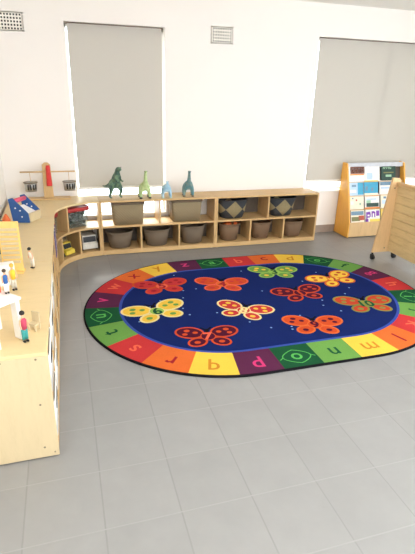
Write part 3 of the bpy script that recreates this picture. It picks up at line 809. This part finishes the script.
bm = NB(); prism(bm, [(-.06, .0), (-.07, .12), (.03, .06), (.04, 0)], 1, .016, .148)
for v in bm.verts: v.co.x += v.co.y*.33
obj('body', bm, M['white_paint'], t, .003)

M['yellow_card'] = plain('yellow_paint', '#EFC777', .55)
t = thing('slatted_board', 'upright yellow slatted toy board on the left cabinets', 'toy', (-.072, 1.42, HU), math.radians(-8))
bm = NB(); box(bm, -.056, .06, 0, .012, 0, .31); obj('board', bm, M['yellow_card'], t, .003)
for k in range(8):
    bm = NB(); box(bm, -.046, .05, -.008, .001, .06+k*.028, .076+k*.028); obj('slat', bm, M['cream_wood'], t, .002)
bm = NB(); box(bm, -.058, .062, -.03, .04, 0, .012); obj('foot', bm, M['yellow_card'], t, .003)
bm = NB(); box(bm, -.06, .05, -.012, .012, 0, .22)
tag(obj('teal_board', bm, plain('dark_teal', '#3C5660', .5), None, .003, (-.19, 1.78, HU), .2), 'dark teal upright board half hidden behind the yellow slatted board', 'toy')
bm = NB(); tube(bm, [(0, 0, 0), (0, 0, .05), (0, 0, .075), (0, 0, .10)], [.03, .032, .02, .006], 14)
tag(obj('toy_cone', bm, M['orange_toy'], loc=(-.20, 2.45, HU)), 'small orange cone toy behind the blue sided till', 'toy')

# white dollhouse stable near the cabinet end
t = thing('doll_stable', 'white wooden doll stable on the end of the nearest cabinet', 'dollhouse', (-.01, .55, HU), math.radians(42))
hz = .20
for x in (-.06, .055):
    bm = NB(); box(bm, x-.009, x+.009, 0, .04, 0, hz-.012); box(bm, x-.009, x+.009, .15, .20, 0, hz-.012); box(bm, x-.009, x+.009, .04, .15, hz-.04, hz-.012); obj('wall', bm, M['white_paint'], t, .002)
bm = NB(); box(bm, -.075, .07, -.008, .23, hz-.012, hz); obj('roof_board', bm, M['white_paint'], t, .003)
bm = NB(); box(bm, -.053, .048, .15, .158, 0, hz-.012); obj('rear_wall', bm, M['maple_y'], t, .002)
bm = NB(); tube(bm, [(-.06, -.002, .04), (-.06, .003, .04)], .006, 10); obj('peg', bm, M['screw'], t)

def doll(lab, loc, rz, h, hair, shirt, legs, skinc='#E2B28C', bend=0, shoes='#2A2622'):
    t = thing('doll', lab, 'doll', loc, rz, 'small dolls on the left cabinets')
    s = h/.14
    tz = lambda x, y, z, r: (x*s + bend*max(0, z-.06)*s, y*s*.78, z*s, r*s*(.8 if z < .11 else .95))
    V = [tz(0, 0, .065, .011), tz(0, 0, .09, .012), tz(0, 0, .108, .009), tz(0, 0, .115, .005), tz(0, 0, .128, .0095),
         tz(0, .007, .045, .0075), tz(0, .008, .025, .006), tz(0, .008, .006, .005), tz(.008, .008, .004, .004),
         tz(0, -.007, .045, .0075), tz(0, -.008, .025, .006), tz(0, -.008, .006, .005), tz(.008, -.008, .004, .004),
         tz(0, .017, .103, .0055), tz(.004, .021, .083, .0045), tz(.012, .021, .066, .004),
         tz(0, -.017, .103, .0055), tz(.004, -.021, .083, .0045), tz(.012, -.021, .066, .004)]
    Ed = [(0, 1), (1, 2), (2, 3), (3, 4), (0, 5), (5, 6), (6, 7), (7, 8), (0, 9), (9, 10), (10, 11), (11, 12), (2, 13), (13, 14), (14, 15), (2, 16), (16, 17), (17, 18)]
    skin('body', V, Ed, plain('doll_skin_'+hair[1:], skinc, .6), t)
    def P(x, y, z): return Vector(tz(x, y, z, 0)[:3])
    bm = NB()
    for z, a, b in ((.062, .0165, .0135),): pass
    prof = [(.061, .0155, .0165), (.085, .0165, .017), (.103, .0135, .019), (.1115, .008, .01)]
    loft(bm, [[(P(0, 0, z).x+a*s*.82*math.cos(2*PI*k/14), b*s*.74*math.sin(2*PI*k/14), z*s) for k in range(14)] for z, a, b in prof])
    obj('shirt', bm, plain('doll_shirt_'+shirt[1:], shirt, .7), t)
    for sg in (-1, 1):
        bm = NB(); tube(bm, [P(0, sg*.006, .066), P(0, sg*.0075, .045), P(0, sg*.0085, .012)], [.0092*s, .0078*s, .0066*s], 10); obj('trouser_leg', bm, plain('doll_legs_'+legs[1:], legs, .7), t)
        bm = NB(); c = P(.004, sg*.0085, .005); ball(bm, c, .0075*s, sc=(1.6, .8, .6)); obj('shoe', bm, plain('doll_shoe', shoes, .5), t)
    bm = NB(); c = P(-.0025, 0, .1325); ball(bm, c, .0112*s, sc=(1, 1, 1)); obj('hair', bm, plain('doll_hair_'+hair[1:], hair, .7), t)
doll('standing doll in a dark pink top and teal trousers at the cabinet end', (.045, .56, HU), math.radians(-60), .145, '#2B2320', '#B6425A', '#3E9A98')
doll('black haired doll in white clothes bending forward on the second cabinet', (.035, 1.47, HU), math.radians(-130), .135, '#1E1B1A', '#E8E2D6', '#EDE6DA', bend=.25)
doll('blond doll in a yellow top standing just behind the white doll stable', (-.045, 1.15, HU), math.radians(-70), .15, '#D9B04A', '#F0C23C', '#D8D2C4')
doll('doll in a blue top standing on the white stable roof', (-.012, .64, HU+.2005), math.radians(-70), .11, '#4A3A30', '#2F5F9E', '#EDEBE6')
bm = NB(); box(bm, -.04, .04, -.03, .03, 0, .055); box(bm, -.04, .04, .024, .03, .055, .10)
tag(obj('doll_armchair', bm, plain('coral_fabric', '#D8664A', .7), None, .006, (-.085, .66, HU+.2005), math.radians(30)), 'coral red doll armchair on the white stable roof', 'doll furniture')
t = thing('doll_chair', 'tiny cream wooden doll chair beside the standing doll', 'doll furniture', (.078, .66, HU), math.radians(-35))
bm = NB(); box(bm, -.02, .02, -.018, .018, .03, .036); obj('seat', bm, M['cream_wood'], t)
bm = NB(); box(bm, -.02, .02, .014, .019, .03, .085); obj('backrest', bm, M['cream_wood'], t)
for sx_ in (-.017, .017):
    for sy in (-.015, .015):
        bm = NB(); box(bm, sx_-.003, sx_+.003, sy-.003, sy+.003, 0, .031); obj('leg', bm, M['cream_wood'], t)
bm = NB(); box(bm, -.045, .045, -.03, .03, 0, .12); box(bm, -.03, .03, -.032, -.03, .03, .1, 0)
tag(obj('toy_cupboard', bm, M['white_paint'], None, .003, (-.09, 1.25, HU), math.radians(10)), 'small white toy cupboard at the foot of the yellow slatted board', 'doll furniture')

# ------------------------------------------------------------------ light
def fill_lamp_mat():
    m = NT('added_fill_diffuser'); m.b.inputs['Emission Color'].default_value = (1, .97, .93, 1); m.b.inputs['Emission Strength'].default_value = FILL_LAMP
    return m.m
FILL_LAMP = 26
M['fill_lamp'] = fill_lamp_mat()
for (x, y), lab in zip(((1.0, -.9), (3.0, -.9)), ('near the viewer on the cabinet side', 'near the viewer on the cart side')):  # unseen panels added near the viewer to brighten the room
    t = thing('added_fill_light', 'square white fill panel added on the ceiling out of view ' + lab, 'added fill light', (x, y, H), 0, 'added fill panels on the ceiling')
    bm = NB(); box(bm, -.31, .31, -.31, .31, -.03, 0); obj('frame', bm, M['white_paint'], t, .003)
    bm = NB(); box(bm, -.29, .29, -.29, .29, -.034, -.0305); obj('diffuser', bm, M['fill_lamp'], t)
w = bpy.data.worlds.new('world'); SC.world = w; w.use_nodes = True
bg = w.node_tree.nodes['Background']; bg.inputs['Color'].default_value = (.86, .93, 1, 1); bg.inputs['Strength'].default_value = 5.0
sun = bpy.data.lights.new('sun', 'SUN'); sun.energy = 9; sun.angle = math.radians(24); sun.color = (1, .96, .88)
so = bpy.data.objects.new('sun', sun); COL.objects.link(so)
so.rotation_euler = Vector((.15, -1, -.75)).to_track_quat('-Z', 'Y').to_euler()

# ------------------------------------------------------------------ camera
cam = bpy.data.cameras.new('camera'); co = bpy.data.objects.new('camera', cam); COL.objects.link(co)
fpx = 460.94; pi_, ya, ro_ = .387701, .302327, .0289283
cam.sensor_fit = 'HORIZONTAL'; cam.sensor_width = 36; cam.lens = fpx/415*36; cam.clip_start = .05; cam.clip_end = 200
fw = Vector((math.sin(ya)*math.cos(pi_), math.cos(ya)*math.cos(pi_), -math.sin(pi_)))
r = Vector((math.cos(ya), -math.sin(ya), 0)); u = r.cross(fw)
r2 = math.cos(ro_)*r+math.sin(ro_)*u; u2 = -math.sin(ro_)*r+math.cos(ro_)*u
R = Matrix((r2, u2, -fw)).transposed()
co.matrix_world = Matrix.Translation((.273061, -1.337883, 1.599906)) @ R.to_4x4()
SC.camera = co
vs_ = SC.view_settings; vs_.view_transform = 'Standard'; vs_.look = 'None'; vs_.gamma = 1; vs_.use_curve_mapping = False
vs_.exposure = 0.25
